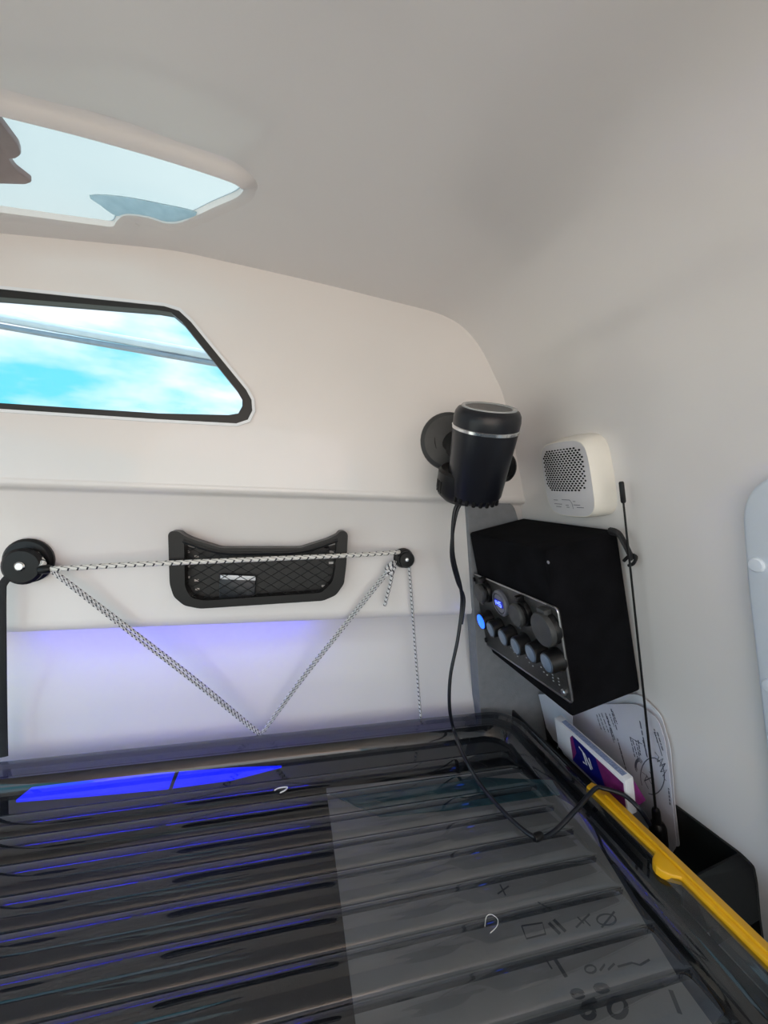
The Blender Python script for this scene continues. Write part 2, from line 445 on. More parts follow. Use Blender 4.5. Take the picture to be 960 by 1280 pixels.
mesh('edge_trim', *holed(offset2(wo, -.0030), [offset2(wo, .002)], (0, YU - .0035, 0), (1, 0, 0), (0, 0, 1), (0, -1, 0), .008), 'white_edge', parent=win)
mesh('pane', *holed(offset2(wo, .008), [], (0, YU + .012, 0), (1, 0, 0), (0, 0, 1), (0, -1, 0), .003), 'glass', parent=win, smooth=0)

# rails outside, seen through the window
def rail(name, a, b, r, m, lab):
    A, B = onY(*a, 1.55), onY(*b, 1.30); d = B - A
    tag(mesh(name, *tube([A - d * .5, A, B, B + d * .6], r, 12)[:2], m), lab, 'rail')
rail('roof_rail', (0, 397), (262, 444), .014, 'rail', 'upper, thicker pale grey rail outside the window')
rail('roof_rail', (0, 408), (266, 454), .0085, 'rail_dark', 'lower, thinner dark grey rail outside the window')

# ------------------------------------------------------------------ roof hatch
rh = tag(bpy.data.objects.new('window_2', None), 'pale roof hatch with a raised lip in the ceiling', kind='structure'); COL.objects.link(rh)
rh.location = sum(hatch, V()) / len(hatch)
hs = smooth_pts(hatch, 4, True)
UPV = V((0, 0, 1))
# lip: rounded bead round the opening, flat reveal going up
lipv = []; N = len(hs); cen = sum(hs, V()) / N
sect = [(-.026, .0006), (-.019, -.0012), (-.014, -.0050), (-.006, -.0120), (-.002, -.0125), (.001, -.009), (.001, .009)]
for i, p in enumerate(hs):
    t = (hs[(i + 1) % N] - hs[i - 1]); t.z = 0; t.normalize(); inn = UPV.cross(t)
    if i == 0: sgn = 1 if inside((p + inn * .004).x, (p + inn * .004).y, hs) else -1
    dn = .22 + .78 * max(0, min(1, 1.6 * inn.y * sgn))          # the lip stands prouder on the near side
    for a, b in sect: lipv.append(p + inn * sgn * a + UPV * (b * dn if b < 0 else b))
K = len(sect); lf = [(i * K + k, i * K + k + 1, ((i + 1) % N) * K + k + 1, ((i + 1) % N) * K + k) for i in range(N) for k in range(K - 1)]
mesh('lip', lipv, lf, 'gelcoat', parent=rh, smooth=50)
x0, x1 = min(p.x for p in hs) - .03, max(p.x for p in hs) + .03; y0, y1 = min(p.y for p in hs) - .03, max(p.y for p in hs) + .03; zc = sum(p.z for p in hs) / len(hs) + .004
cv = []; cf = []
for i in range(41):
    for j in range(25):
        x = x0 + (x1 - x0) * i / 40; y = y0 + (y1 - y0) * j / 24; cv.append(V((x, y, zceil(x) + .007)))
for i in range(40):
    for j in range(24): a = i * 25 + j; cf.append((a, a + 1, a + 26, a + 25))
mesh('cover', cv, cf, 'hatch_cover', parent=rh, smooth=80)
cp = [onZ(a, b, zc - .002) for a, b in [(112, 245), (150, 246), (200, 255), (246, 266), (228, 275), (208, 277), (185, 270), (158, 267), (145, 270), (126, 257)]]
mesh('clear_strip', *slab(smooth_pts(cp, 3, True), (0, 0, -1), .0015), 'hatch_clear', parent=rh)
kp = [onZ(a, b, zc - .009) for a, b in [(-40, 100), (0, 152), (24, 184), (27, 195), (20, 200), (11, 200), (20, 213), (41, 229), (32, 232), (-40, 230)]]  # wedge added in the outline of a reflection, not a working part
tag(mesh('latch', *slab(round_poly(kp, .004, 3), (0, 0, -1), .008, .003), 'reflection_brown', parent=rh), 'mauve brown wedge in the shape of a reflection at the hatch edge')

# ------------------------------------------------------------------ grey pad in the corner
a0, a1 = onY(584, 640, .788), onY(606, 895, .788)
pts = [V((a0.x - .002, .788, Z1 - .012)), V((a0.x + (a1.x - a0.x), .788, a1.z - .08)), V((WX0 + WS * (WZ0 - a1.z + .08) - .012, .788, a1.z - .08)), V((WX0 + WS * (WZ0 - 1.40) - .012, .788, 1.40)), V((onY(641, 640, .788).x, .788, Z1 - .012))]
tag(mesh('corner_pad', *slab(round_poly(pts, [.003, .003, .003, .02, .02]), (0, -1, 0), .038, .001), 'grey_foam', smooth=20), 'grey padded panel in the corner behind the black control box', 'pad')

# ------------------------------------------------------------------ storage box with smoked lid
LZ = 1.03; LX0, LX1, LY0, LY1 = -.66, .493, .03, .773
sb = empty('storage_box', ((LX0 + LX1) / 2, .40, FLOOR), 'large storage box with a smoked ribbed see-through lid and yellow latch', 'storage box')
def rrect(x0, x1, y0, y1, r, z, n=8):
    o = []
    for cx, cy, a in ((x1 - r, y1 - r, 0), (x0 + r, y1 - r, 90), (x0 + r, y0 + r, 180), (x1 - r, y0 + r, 270)):
        for k in range(n + 1):
            t = math.radians(a + 90 * k / n); o.append(V((cx + r * math.cos(t), cy + r * math.sin(t), z)))
    return o
def loft(rings):
    n = len(rings[0]); vs = [v for r in rings for v in r]
    return vs, [(i * n + k, i * n + (k + 1) % n, (i + 1) * n + (k + 1) % n, (i + 1) * n + k) for i in range(len(rings) - 1) for k in range(n)]
def inrect(d, z, r=.060): return rrect(LX0 + d, LX1 - d, LY0 + d, LY1 - d, max(.012, r - d * .35), z)
RIM = .056
rim_rings = [inrect(.000, LZ - .034), inrect(.000, LZ - .008), inrect(.002, LZ - .0025), inrect(.007, LZ), inrect(.014, LZ - .001), inrect(.018, LZ - .006), inrect(.036, LZ - .008),
             inrect(.040, LZ - .004), inrect(.046, LZ - .004), inrect(.051, LZ - .009), inrect(RIM, LZ - .020), inrect(RIM + .006, LZ - .022)]
lid = mesh('lid', *loft(rim_rings), 'smoked', parent=sb, smooth=35)
# ribbed field of the lid, one strip for each rib
FD = RIM + .006; FX0, FX1, FY0, FY1 = LX0 + FD, LX1 - FD, LY0 + FD, LY1 - FD; FR = .040; FZ = LZ - .022
def xext(y):
    d = 0
    for yy in (FY1 - y, y - FY0):
        if yy < FR: d = max(d, FR - math.sqrt(max(0, FR * FR - (FR - yy) ** 2)))
    return FX0 + d, FX1 - d
PER = .0450; RY1 = .668
def ribh(x, y):
    s = (RY1 - y) / PER
    if s < 0 or y < FY0 + .012: return 0
    f = s - math.floor(s)
    h = .0085 * (4 * f * (1 - f)) ** .45
    ex = min(x - FX0 - .004, FX1 - .004 - x); k = max(0, min(1, ex / .014)); k = k * k * (3 - 2 * k)
    return h * k
edges = [FY1]; yv = RY1
while yv > FY0 + .02: edges.append(yv); yv -= PER
edges.append(FY0)
NX = 60
us = [0, .004, .01, .02, .03, .04, .05, .055, .06] + [.06 + .88 * (i + 1) / NX for i in range(NX)] + [.945, .95, .96, .97, .98, .99, .996, 1]
for a, b in zip(edges, edges[1:]):
    rows = 20; vs = []; fs = []; n = len(us)
    for r in range(rows + 1):
        y = a + (b - a) * r / rows; xa, xb = xext(y)
        for u in us: x = xa + (xb - xa) * u; vs.append(V((x, y, FZ + ribh(x, y))))
    for r in range(rows):
        for k in range(n - 1): fs.append((r * n + k, r * n + k + 1, (r + 1) * n + k + 1, (r + 1) * n + k))
    if a < FY1 - .001:                                       # fin added under the groove to give it a darker, shaded band
        o = len(vs); xa, xb = xext(a)
        for k in range(41):
            x = xa + .006 + (xb - xa - .012) * k / 40; vs += [V((x, a - .0012, FZ - .0004)), V((x, a - .0012, FZ - .0070)), V((x, a - .0040, FZ - .0070)), V((x, a - .0040, FZ - .0004))]
        for k in range(40):
            for q in range(3): fs.append((o + 4 * k + q, o + 4 * k + q + 1, o + 4 * k + q + 5, o + 4 * k + q + 4))
    mesh('rib', vs, fs, 'smoked', parent=lid, smooth=60)
# body of the box below
br = [rrect(LX0 + .006, LX1 - .006, LY0 + .006, LY1 - .006, .05, LZ - .030), rrect(LX0 + .03, LX1 - .03, LY0 + .03, LY1 - .03, .05, FLOOR + .006), rrect(LX0 + .04, LX1 - .04, LY0 + .04, LY1 - .04, .045, FLOOR)]
bi = [rrect(LX0 + .05, LX1 - .05, LY0 + .05, LY1 - .05, .045, FLOOR + .006), rrect(LX0 + .011, LX1 - .011, LY0 + .011, LY1 - .011, .047, LZ - .031)]
bv, bf = loft(br + bi); n = len(br[0]); bf.append(tuple(range(2 * n, 3 * n))[::-1]); bf.append(tuple(range(3 * n, 4 * n)))
mesh('body', bv, bf, 'box_body', parent=sb)
# yellow latch bar along the right rim, with its rounded thumb tab
ya = onZ(748, 979, LZ + .004); yb = onZ(962, 1172, LZ + .004)
Ya, Yb = ya.y, .12
top = [V((LX1 - .012, Ya, LZ + .004)), V((LX1 + .016, Ya - .006, LZ + .004)), V((LX1 + .016, Yb, LZ + .004)), V((LX1 - .012, Yb, LZ + .004))]
t1, t2 = onZ(826, 1062, LZ + .004).y, onZ(868, 1092, LZ + .004).y
lat = [V((LX1 - .008, Ya, LZ + .004)), V((LX1 + .006, Ya + .006, LZ + .004)), V((LX1 + .018, Ya - .010, LZ + .004)), V((LX1 + .018, Yb, LZ + .004)), V((LX1 - .004, Yb, LZ + .004)), V((LX1 - .004, t2 - .004, LZ + .004))]
for k in range(7):
    s = k / 6; lat.append(V((LX1 - .004 - .019 * math.sin(math.pi * s) ** .7, t2 + (t1 - t2) * s, LZ + .004)))
lat.append(V((LX1 - .004, t1 + .004, LZ + .004)))
la = mesh('latch', *slab(lat, (0, 0, 1), .011, .0025), 'yellow', parent=sb)
mesh('ridge', *fbox((LX1 + .002, Yb + .004, LZ + .0035), (.005, 0, 0), (0, Ya - Yb - .03, 0), (0, 0, .0035), .0014), 'yellow', parent=la)

# things inside the box, just under the lid
SZ = .990
def Z(px, py, z=SZ): return onZ(px, py, z)
sh = [Z(408, 985), Z(640, 960), Z(720, 1010), Z(775, 1100), Z(810, 1160), Z(850, 1225), Z(905, 1300), Z(930, 1420), Z(470, 1420), Z(445, 1280), Z(424, 1110)]
sheet = tag(mesh('cardboard_sheet', *slab(sh, (0, 0, 1), .003), 'sheet_grey'), 'grey marked cardboard sheet lying inside the storage box under its lid', 'cardboard')
def circ(cx, cy, rx, ry, f, n=14, a0=0, a1=360): return [f(cx + rx * math.cos(math.radians(a0 + (a1 - a0) * k / n)), cy + ry * math.sin(math.radians(a0 + (a1 - a0) * k / n))) for k in range(n + 1)]
thin = [[Z(652, 1158), Z(678, 1154), Z(682, 1168), Z(658, 1174), Z(652, 1158)], [Z(720, 1160), Z(737, 1143)], [Z(722, 1147), Z(730, 1155)], [Z(730, 1150), Z(738, 1158)],
        circ(758, 1150, 12, 7, Z), [Z(768, 1140), Z(752, 1160)], [Z(622, 1118), Z(636, 1108)], [Z(625, 1106), Z(632, 1120)], [Z(680, 1196), Z(690, 1212)],
        circ(738, 1212, 7, 5, Z, 10), [Z(750, 1214), Z(756, 1206), Z(760, 1213), Z(768, 1205)], [Z(772, 1209), Z(790, 1204), Z(800, 1207), Z(812, 1200)], [Z(672, 1128), Z(686, 1136)]]
mesh('pencil_marks', *strokes(thin, .0020, UPV), 'sheet_mark', parent=sheet)['kind'] = 'stuff'
thick = [[Z(686, 1154), Z(700, 1168)], [Z(692, 1150), Z(707, 1165)], circ(772, 1260, 11, 12, Z), circ(735, 1266, 8, 7, Z), [Z(728, 1268), Z(730, 1256), Z(745, 1250)], circ(722, 1243, 7, 4, Z, 10), circ(752, 1236, 8, 4, Z, 10),
         [Z(838, 1238), Z(850, 1268)], [Z(694, 1200), Z(708, 1222)]]
mesh('marker_strokes', *strokes(thick, .0044, UPV), 'sheet_mark', parent=sheet)['kind'] = 'stuff'
def band(name, pl, m, z, lab, cat):
    return tag(mesh(name, *slab([onZ(a, b, z) for a, b in pl], (0, 0, 1), .003), m), lab, cat)
band('teal_folder', [(412, 992), (560, 970), (690, 975), (700, 992), (560, 1012), (475, 1020)], 'teal', SZ + .002, 'teal folder inside the storage box near the lid\'s far rim', 'folder')
band('slate_sleeve', [(712, 1090), (768, 1080), (800, 1130), (870, 1215), (905, 1265), (880, 1290), (830, 1230), (762, 1140)], 'slate', SZ - .006, 'slate grey sleeve in the storage box beyond the cardboard sheet', 'sleeve')
# dark sheet added low in the box, stands in for its dark depth
cl_v = []; cl_f = []
for i in range(31):
    for j in range(25):
        x = LX0 + .06 + (LX1 - LX0 - .12) * i / 30; y = LY0 + .06 + (LY1 - LY0 - .12) * j / 24
        cl_v.append(V((x, y, .90 + .005 * math.sin(x * 13 + y * 5) + .003 * math.sin(y * 11 - x * 7))))
for i in range(30):
    for j in range(24): a = i * 25 + j; cl_f.append((a, a + 1, a + 26, a + 25))
mat('dark_fill', (.022, .024, .028), .9, var=.2, vscale=9, bump=.2, bscale=300)
nv = len(cl_v); cl_v += [v - V((0, 0, .03)) for v in cl_v]; cl_f += [tuple(i + nv for i in f)[::-1] for f in cl_f]
tag(mesh('dark_filler', cl_v, cl_f, 'dark_fill', smooth=80), 'dark grey blanket added for the dark inside of the storage box', 'filler')

# blue LED strips: one in the box along its back, one under the wall ledge, one behind the rim
LE = .996
lp_ = [onZ(20, 1000, LE), onZ(110, 993, LE), onZ(200, 985, LE), onZ(290, 973, LE), onZ(352, 957, LE), onZ(300, 959, LE), onZ(200, 966, LE), onZ(130, 973, LE), onZ(40, 984, LE)]
ls = tag(mesh('led_strip', *slab(lp_, UPV, .004), 'led_blue'), 'glowing blue LED light strip inside the storage box under the lid', 'LED strip', 'blue LED strips')
mesh('tape', *slab([onZ(a, b, LE + .0012) for a, b in ((211, 986), (215, 986), (224, 964), (219, 964))], UPV, .003), 'black_plastic', parent=ls)
tag(mesh('led_strip', *fbox((-.46, YM + .014, Z2 - .0075), (.52, 0, 0), (0, .006, 0), (0, 0, .0025), .0008), 'led_wash'), 'blue LED strip tucked under the wall ledge below the net pocket', 'LED strip', 'blue LED strips')
tag(mesh('led_strip', *fbox((-.62, .7765, .955), (1.00, 0, 0), (0, .008, 0), (0, 0, .004), .0008), 'led_dim'), 'blue LED strip low behind the far rim of the lid', 'LED strip', 'blue LED strips')

# lint on the lid
p = [onZ(a, b, FZ + .0090) for a, b in [(606, 1158), (608, 1146), (614, 1143), (622, 1149), (621, 1158), (613, 1166)]]
tag(mesh('lint_curl', *tube(smooth_pts(p, 5), .00035, 5)[:2], 'fibre'), 'tiny curl of white lint on the ribbed lid', 'lint')
p = [onZ(a, b, FZ + .0092) for a, b in [(343, 988), (349, 985), (359, 984), (356, 988), (350, 991)]]
tag(mesh('plastic_scrap', *tube(smooth_pts(p, 4), .0011, 5)[:2], 'fibre'), 'small white scrap on the lid near the blue glow', 'scrap')

# ------------------------------------------------------------------ black tray between lid and wall, papers, packet
TZ = 1.055
tf = onW(672, 890, .006); tn = onW(938, 1080, .006)
tr = empty('side_tray', (.56, .50, .93), 'narrow black tray wedged between the smoked lid and the wall', 'tray')
te = [onW(668, 893, .004), onW(845, 1008, .004), onW(925, 1068, .004), onW(941, 1084, .004), onW(945, 1105, .004), onW(949, 1150, .004), onW(965, 1260, .004)]
bot = FLOOR + .36
lo_pts = [V((WX0 + WS * (WZ0 - bot), te[-1].y, bot)) + WN * .004, V((WX0 + WS * (WZ0 - bot), te[0].y, bot)) + WN * .004]
mesh('back_panel', *slab(round_poly(te + lo_pts, .004, 2), WN, .0035), 'tray_black', parent=tr)
# near end wall, sloping back from the rounded corner
E = [te[2], te[3], te[5]]
ne = [te[2] + WN * .001, te[3], te[4], te[5], te[5] + V((-.075, .0, -.02)), te[2] + V((-.070, .012, -.035))]
nn = (ne[3] - ne[0]).cross(ne[-1] - ne[0]).normalized(); nn = nn if nn.y < 0 else -nn
mesh('end_panel', *slab(ne, nn, .003), 'black_plastic', parent=tr)
mesh('base', *fbox((.512, te[3].y + .005, .93), (.095, 0, 0), (0, te[0].y - te[3].y - .02, 0), (0, 0, .004)), 'tray_black', parent=tr)
mesh('front_panel', *fbox((.507, te[3].y + .005, .93), (.004, 0, 0), (0, te[0].y - te[3].y - .02, 0), (0, 0, .085)), 'tray_black', parent=tr)
cl = [onW(669, 894, .040), onW(680, 886, .040), onW(697, 925, .040), onW(690, 940, .040)]
mesh('end_clip', *slab(cl, WN, .010), 'tray_black', parent=tr)

# A4 letter with stamp and signature, leaning on the wall
def Wp(off): return lambda a, b: onW(a, b, off)
w3 = Wp(.016)
letter = [(700, 880), (760, 880), (797, 880), (822, 898), (831, 925), (836, 960), (840, 1000), (846, 1058), (836, 1072), (790, 1050), (740, 1000), (700, 935)]
let = tag(mesh('letter', *slab(round_poly([w3(*q) for q in letter], .012, 4), WN, .001), 'paper'), 'printed letter with a round stamp and signature, standing in the black tray', 'paper')
ln = []
for x0, y0, x1, y1 in [(746, 893, 752, 912), (752, 891, 762, 917), (757, 891, 766, 921), (762, 892, 768, 908), (764, 886, 772, 914), (763, 912, 768, 928), (772, 923, 781, 955), (788, 921, 794, 946), (800, 901, 809, 945), (798, 925, 801, 944), (818, 911, 823, 930), (836, 985, 838, 1006), (749, 892, 757, 915), (759, 895, 769, 925), (766, 889, 772, 905), (775, 935, 783, 962), (791, 925, 798, 948), (804, 925, 810, 948), (822, 915, 829, 938), (795, 925, 800, 947)]:
    t = 0.0
    while t < .97:
        e = min(1, t + random.uniform(.10, .28)); ln.append([w3(x0 + (x1 - x0) * t, y0 + (y1 - y0) * t), w3(x0 + (x1 - x0) * e, y0 + (y1 - y0) * e)]); t = e + .05
mesh('printed_lines', *strokes(ln, .0024, WN), 'ink', parent=let)['kind'] = 'stuff'
st = [circ(816, 970, 15, 23, w3, 20, 150, 470)]
for r in (1, .82, .64): st.append(circ(799, 957, 5 * r, 9 * r, w3, 10, 120, 330))
st += [[w3(808, 968), w3(815, 980)], [w3(806, 976), w3(811, 986)], [w3(812, 964), w3(818, 974)], [w3(803, 965), w3(809, 970), w3(806, 976), w3(814, 972)]]
st += [[w3(819, 940), w3(824, 946), w3(822, 952), w3(829, 948), w3(825, 958), w3(832, 954), w3(826, 965), w3(834, 962), w3(829, 970), w3(833, 976)], [w3(818, 915), w3(823, 928), w3(828, 945)], [w3(788, 921), w3(790, 923), w3(803, 930)]]
mesh('stamp_and_signature', *strokes(st, .0015, WN), 'ink', parent=let)['kind'] = 'stuff'
w4 = Wp(.007)
tag(mesh('paper_sheet', *slab(round_poly([w4(*q) for q in [(745, 868), (800, 868), (826, 893), (838, 935), (843, 1000), (850, 1062), (770, 1000)]], .012, 4), WN, .001), 'paper_white'), 'blank white sheet behind the stamped letter, against the wall', 'paper')
w5 = Wp(.046)
lf_ = tag(mesh('leaflet', *slab([w5(*q) for q in [(673, 868), (715, 868), (716, 945), (692, 925), (683, 910)]], WN, .001), 'paper_white'), 'white leaflet sticking up behind the packet, under the control box', 'paper')

# packet standing on edge
XP = .520
A = onX(693, 897, XP); B = onX(781, 976, XP)
yv = V((0, A.y - B.y, A.z - B.z)); zv = V((.012, 0, -.060)) ; xv = V((.0155, 0, .0045))
pk = empty('packet', B + zv, 'white, blue and purple cardboard packet on edge beside the lid', 'packet')
mesh('carton', *fbox(B + zv, xv, yv, -zv, .0012), 'card_white', parent=pk)
up = xv.cross(yv).normalized(); up = up if up.z > 0 else -up
fn = yv.cross(zv).normalized(); fn = fn if fn.x < 0 else -fn
def quad(o, u, v, n, u0, u1, v0, v1): 
    o = V(o) + V(n) * .0007; return slab([o + u * a + v * b for a, b in ((u0, v0), (u1, v0), (u1, v1), (u0, v1))], n, .0006)
mesh('patterned_top', *quad(B, yv, xv, up, .05, .90, .22, .80), 'card_blue', parent=pk)
def fpoly(name, pl, m, lift=.0008): return mesh(name, *slab([B + yv * a + zv * b + fn * lift for a, b in pl], fn, .0006), m, parent=pk)
fpoly('blue_print', [(.70, .06), (.36, .10), (.24, .95), (.74, .95)], 'pack_blue')
fpoly('purple_print', [(.36, .10), (.02, .12), (.02, .95), (.24, .95)], 'pack_purple')
fpoly('purple_corner', [(.74, .20), (.70, .06), (.66, .55), (.73, .90)], 'pack_purple', .0011)
lg = [[(.60, .22), (.52, .30), (.44, .62)], [(.55, .25), (.50, .60), (.56, .62)], [(.50, .42), (.42, .55), (.46, .30)]]
mesh('logo', *strokes([[B + yv * a + zv * b for a, b in l] for l in lg], .0032, fn, .0016), 'card_white', parent=pk)
mesh('end_flap', *slab([B + zv * .1 - yv.normalized() * .001 + xv, B + zv * .55 - yv.normalized() * .012 + xv * 1.5, B + zv * .85 + xv], V((.3, -1, 0)), .0008), 'pack_purple', parent=pk)

# ------------------------------------------------------------------ antenna
bA = onW(822, 1034, .030); tA = onW(776.5, 602, .020); dA = (tA - bA)
an = empty('whip_antenna', bA, 'thin black whip antenna rising from the tray past the control box', 'antenna')
mesh('whip', *tube([bA + dA * .02, bA + dA * .5, tA], [.0021, .0017, .0014], 8)[:2], 'black_plastic', parent=an)
sl = bA + dA * .945
mesh('tip_sleeve', *tube([sl, sl + dA * .004, tA - dA * .003, tA], [.0028, .0036, .0036, .0026], 10)[:2], 'black_plastic', parent=an)
mesh('base', *lathe(bA - dA.normalized() * .03, dA, [(.013, 0), (.013, .030), (.011, .036), (.0068, .040), (.0062, .060), (.0050, .064), (.002, .066)], 20), 'black_plastic', parent=an)

# ------------------------------------------------------------------ black control box on the wall
TILT = .2509
cu_, su_ = math.cos(TILT), math.sin(TILT)
NB = V((-cu_, 0, -su_))               # out of the wall
UB = V((-su_, 0, cu_))                # up along it
YV = V((0, 1, 0))
O = V((.5735, .523, 1.188)); Lb, Hb, Tb = .257, .274, .1345
cb = empty('control_box', O + NB * Tb / 2 + YV * Lb / 2, 'black felt covered control box with a switch panel on the wall', 'control box')
mesh('case', *fbox(O, NB * Tb, YV * Lb, UB * Hb, .006, 3), 'felt', parent=cb)
F0 = O + NB * (Tb + .0005)                                  # front plane: a across (from far to near), b up
def FP(a, b, h=0): return F0 + YV * (Lb * (1 - a)) + UB * (Hb * b) + NB * h
def front(px, py, h=0): return hit(px, py, F0 + NB * h, NB)
pc = [front(590, 715), front(699, 760), front(718, 879), front(607, 803)]
plate_o = round_poly(pc, .008, 4)
cen = sum(pc, V()) / 4
pl_ = mesh('switch_plate', *slab([p + NB * .003 for p in plate_o], NB, .003, .001), 'carbon', parent=cb)
rimv = tube([p + NB * .0032 for p in plate_o], .0015, 6, closed=True)
mesh('plate_edge', *rimv[:2], 'chrome_soft', parent=pl_)
PU = ((pc[1] - pc[0]) + (pc[2] - pc[3])) / 2; PV = ((pc[0] - pc[3]) + (pc[1] - pc[2])) / 2   # across (towards camera), up
def PP(a, b, h=.003): return pc[0] * (1 - a) * (1 - b) + pc[1] * a * (1 - b) + pc[2] * a * b + pc[3] * (1 - a) * b + NB * h   # a 0..1 far-near, b 0..1 top-bottom
S1 = PU.length                                              # ~0.24 m
# screws
for a, b in ((.04, .08), (.93, .10), (.94, .93), (.045, .93)):
    mesh('screw', *lathe(PP(a, b), NB, [(.0055, 0), (.0055, .002), (.004, .0034), (.0, .0036)], 12), 'chrome_soft' if a > .5 else 'black_plastic', parent=pl_)
def socket(px, py, r, capr):
    c = front(px, py, .016) - NB * .013
    s = mesh('power_socket', *lathe(c, NB, [(r, 0), (r, .004), (r * .93, .008), (r * .80, .009), (r * .78, .012), (r * .70, .013)], 28), 'black_plastic', parent=pl_)
    mesh('cap', *lathe(c + NB * .013, NB, [(capr, 0), (capr, .005), (capr * .9, .008), (0, .0088)], 28), 'graphite', parent=s)
    tb_ = c + UB * (r * .95)
    mesh('hinge', *fbox(tb_ - YV * .006, YV * .012, UB * .010, NB * .014, .002), 'black_plastic', parent=s)
    mesh('pull_tab', *fbox(c - UB * (capr + .004) - YV * .005 + NB * .014, YV * .010, UB * .010, NB * .003, .001), 'graphite', parent=s)
socket(602, 741, .0225, .0195)
socket(648, 768, .0235, .0205)
# big round capped inlet
c = front(681, 786, .014) - NB * .011
s = mesh('inlet_socket', *lathe(c, NB, [(.027, 0), (.027, .006), (.025, .010)], 32), 'black_plastic', parent=pl_)
mesh('cap', *lathe(c + NB * .010, NB, [(.0272, 0), (.0275, .005), (.026, .008), (.0, .0095)], 36), 'graphite', parent=s)
mesh('hinge', *fbox(c + UB * .023 - YV * .010, YV * .020, UB * .010, NB * .014, .002), 'graphite', parent=s)
# voltmeter
c = front(625, 754, .008) - NB * .005
vm = mesh('voltmeter', *lathe(c, NB, [(.0255, 0), (.0255, .005), (.024, .0075), (.0210, .0085), (.0205, .0068), (.0, .0068)], 36), 'meter_face', parent=pl_)
mesh('bezel_groove', *lathe(c + NB * .0069, NB, [(.0200, 0), (.0200, .0006), (.0185, .0006), (.0185, 0)], 36, cap=False), 'black_plastic', parent=vm)
sc0 = c + NB * .0070; RV = -YV                              # reading direction runs from far to near
def scr(x, y, h): return sc0 + RV * x + UB * y + NB * h
mesh('display', *slab([scr(-.0140, -.0065, .0012), scr(.0140, -.0065, .0012), scr(.0140, .0068, .0012), scr(-.0140, .0068, .0012)], NB, .001), 'screen_blue', parent=vm)
SEG = {'1': 'bc', '4': 'fgbc', '5': 'afgcd', '2': 'abged'}
def seglines(ch, x, y, w, h):
    q = {'a': ((0, h), (w, h)), 'b': ((w, h), (w, h / 2)), 'c': ((w, h / 2), (w, 0)), 'd': ((0, 0), (w, 0)), 'e': ((0, h / 2), (0, 0)), 'f': ((0, h), (0, h / 2)), 'g': ((0, h / 2), (w, h / 2))}
    return [[scr(x + a[0], y + a[1], .0013), scr(x + b[0], y + b[1], .0013)] for a, b in (q[k] for k in SEG[ch])]
dg = seglines('1', -.0148, -.0042, .005, .0090) + seglines('4', -.0060, -.0042, .0058, .0090) + seglines('5', .0040, -.0042, .0058, .0090)
mesh('digits', *strokes(dg + [[scr(.0018, -.0042, .0013), scr(.0030, -.0042, .0013)]], .0016, NB), 'digit_blue', parent=vm)
# six push buttons
for i, (px, py) in enumerate([(601, 777), (613, 787), (628, 797), (644, 808), (663, 817), (683, 829)]):
    c = front(px, py, .026) - NB * .026 + NB * .003; r = .0170
    b_ = mesh('push_button', *lathe(c, NB, [(r * 1.10, 0), (r * 1.10, .004), (r, .007), (r, .020), (r * .94, .0225), (r * .88, .0225)], 26), 'black_plastic', parent=pl_)
    k = 'button_blue' if i == 0 else 'button_grey'
    mesh('button_cap', *lathe(c + NB * .021, NB, [(r * .88, 0), (r * .86, .0026), (r * .76, .0032)], 26, cap=False), 'button_blue' if i == 0 else 'button_ring', parent=b_)
    q = mesh('button_face', *lathe(c + NB * .021, NB, [(r * .77, .0029), (r * .6, .0036), (0, .0042)], 26, cap=False), k, parent=b_)
    if i == 0: q['label'] = 'lit blue button face'
# small printed marks and a usb slot pair along the lower edge
mk = []
for a, b in ((.42, .80), (.455, .835), (.49, .86), (.60, .80), (.625, .84), (.66, .855), (.75, .80), (.77, .84), (.80, .85)):
    p = PP(a, b, .0036); mk.append([p, p - YV * .004 + UB * .001]); 
for a in (.855, .905):
    for k in range(3): p = PP(a, .80 + .035 * k, .0036); mk.append([p, p - YV * .0035])
for k in range(3):
    p = PP(.90, .075 + .028 * k, .0036); mk.append([p, p - YV * .006])
mesh('printed_marks', *strokes(mk, .0018, NB, .0003), 'print_white', parent=pl_)['kind'] = 'stuff'
p = front(685, 703, .001)
mesh('case_stud', *lathe(p - NB * .001, NB, [(.0025, 0), (.0025, .001), (0, .0018)], 10), 'chrome_soft', parent=cb)
# loose strap end hooked over the near back corner
q = [onW(763, 664, .024), onW(773, 667, .024), onW(780, 678, .022), onW(786, 690, .018), onW(790, 698, .014)]
mesh('strap_end', *tube(smooth_pts(q, 5), .0065, 8, flat=(V((.3, -1, .3)), .45))[:2], 'strap_black', parent=cb)
mesh('strap_hook', *tube(smooth_pts([onW(780, 701, .012), onW(788, 694, .012), onW(795, 696, .012), onW(792, 704, .012), onW(786, 707, .012)], 4), .0026, 8)[:2], 'strap_black', parent=cb)

# ------------------------------------------------------------------ white alarm above it
AO = V((.5085, .526, 1.477)); La, Ha, Ta = .132, .131, .034
al = empty('gas_alarm', AO + YV * La / 2, 'small white domed alarm with a perforated grille, on the wall', 'alarm')
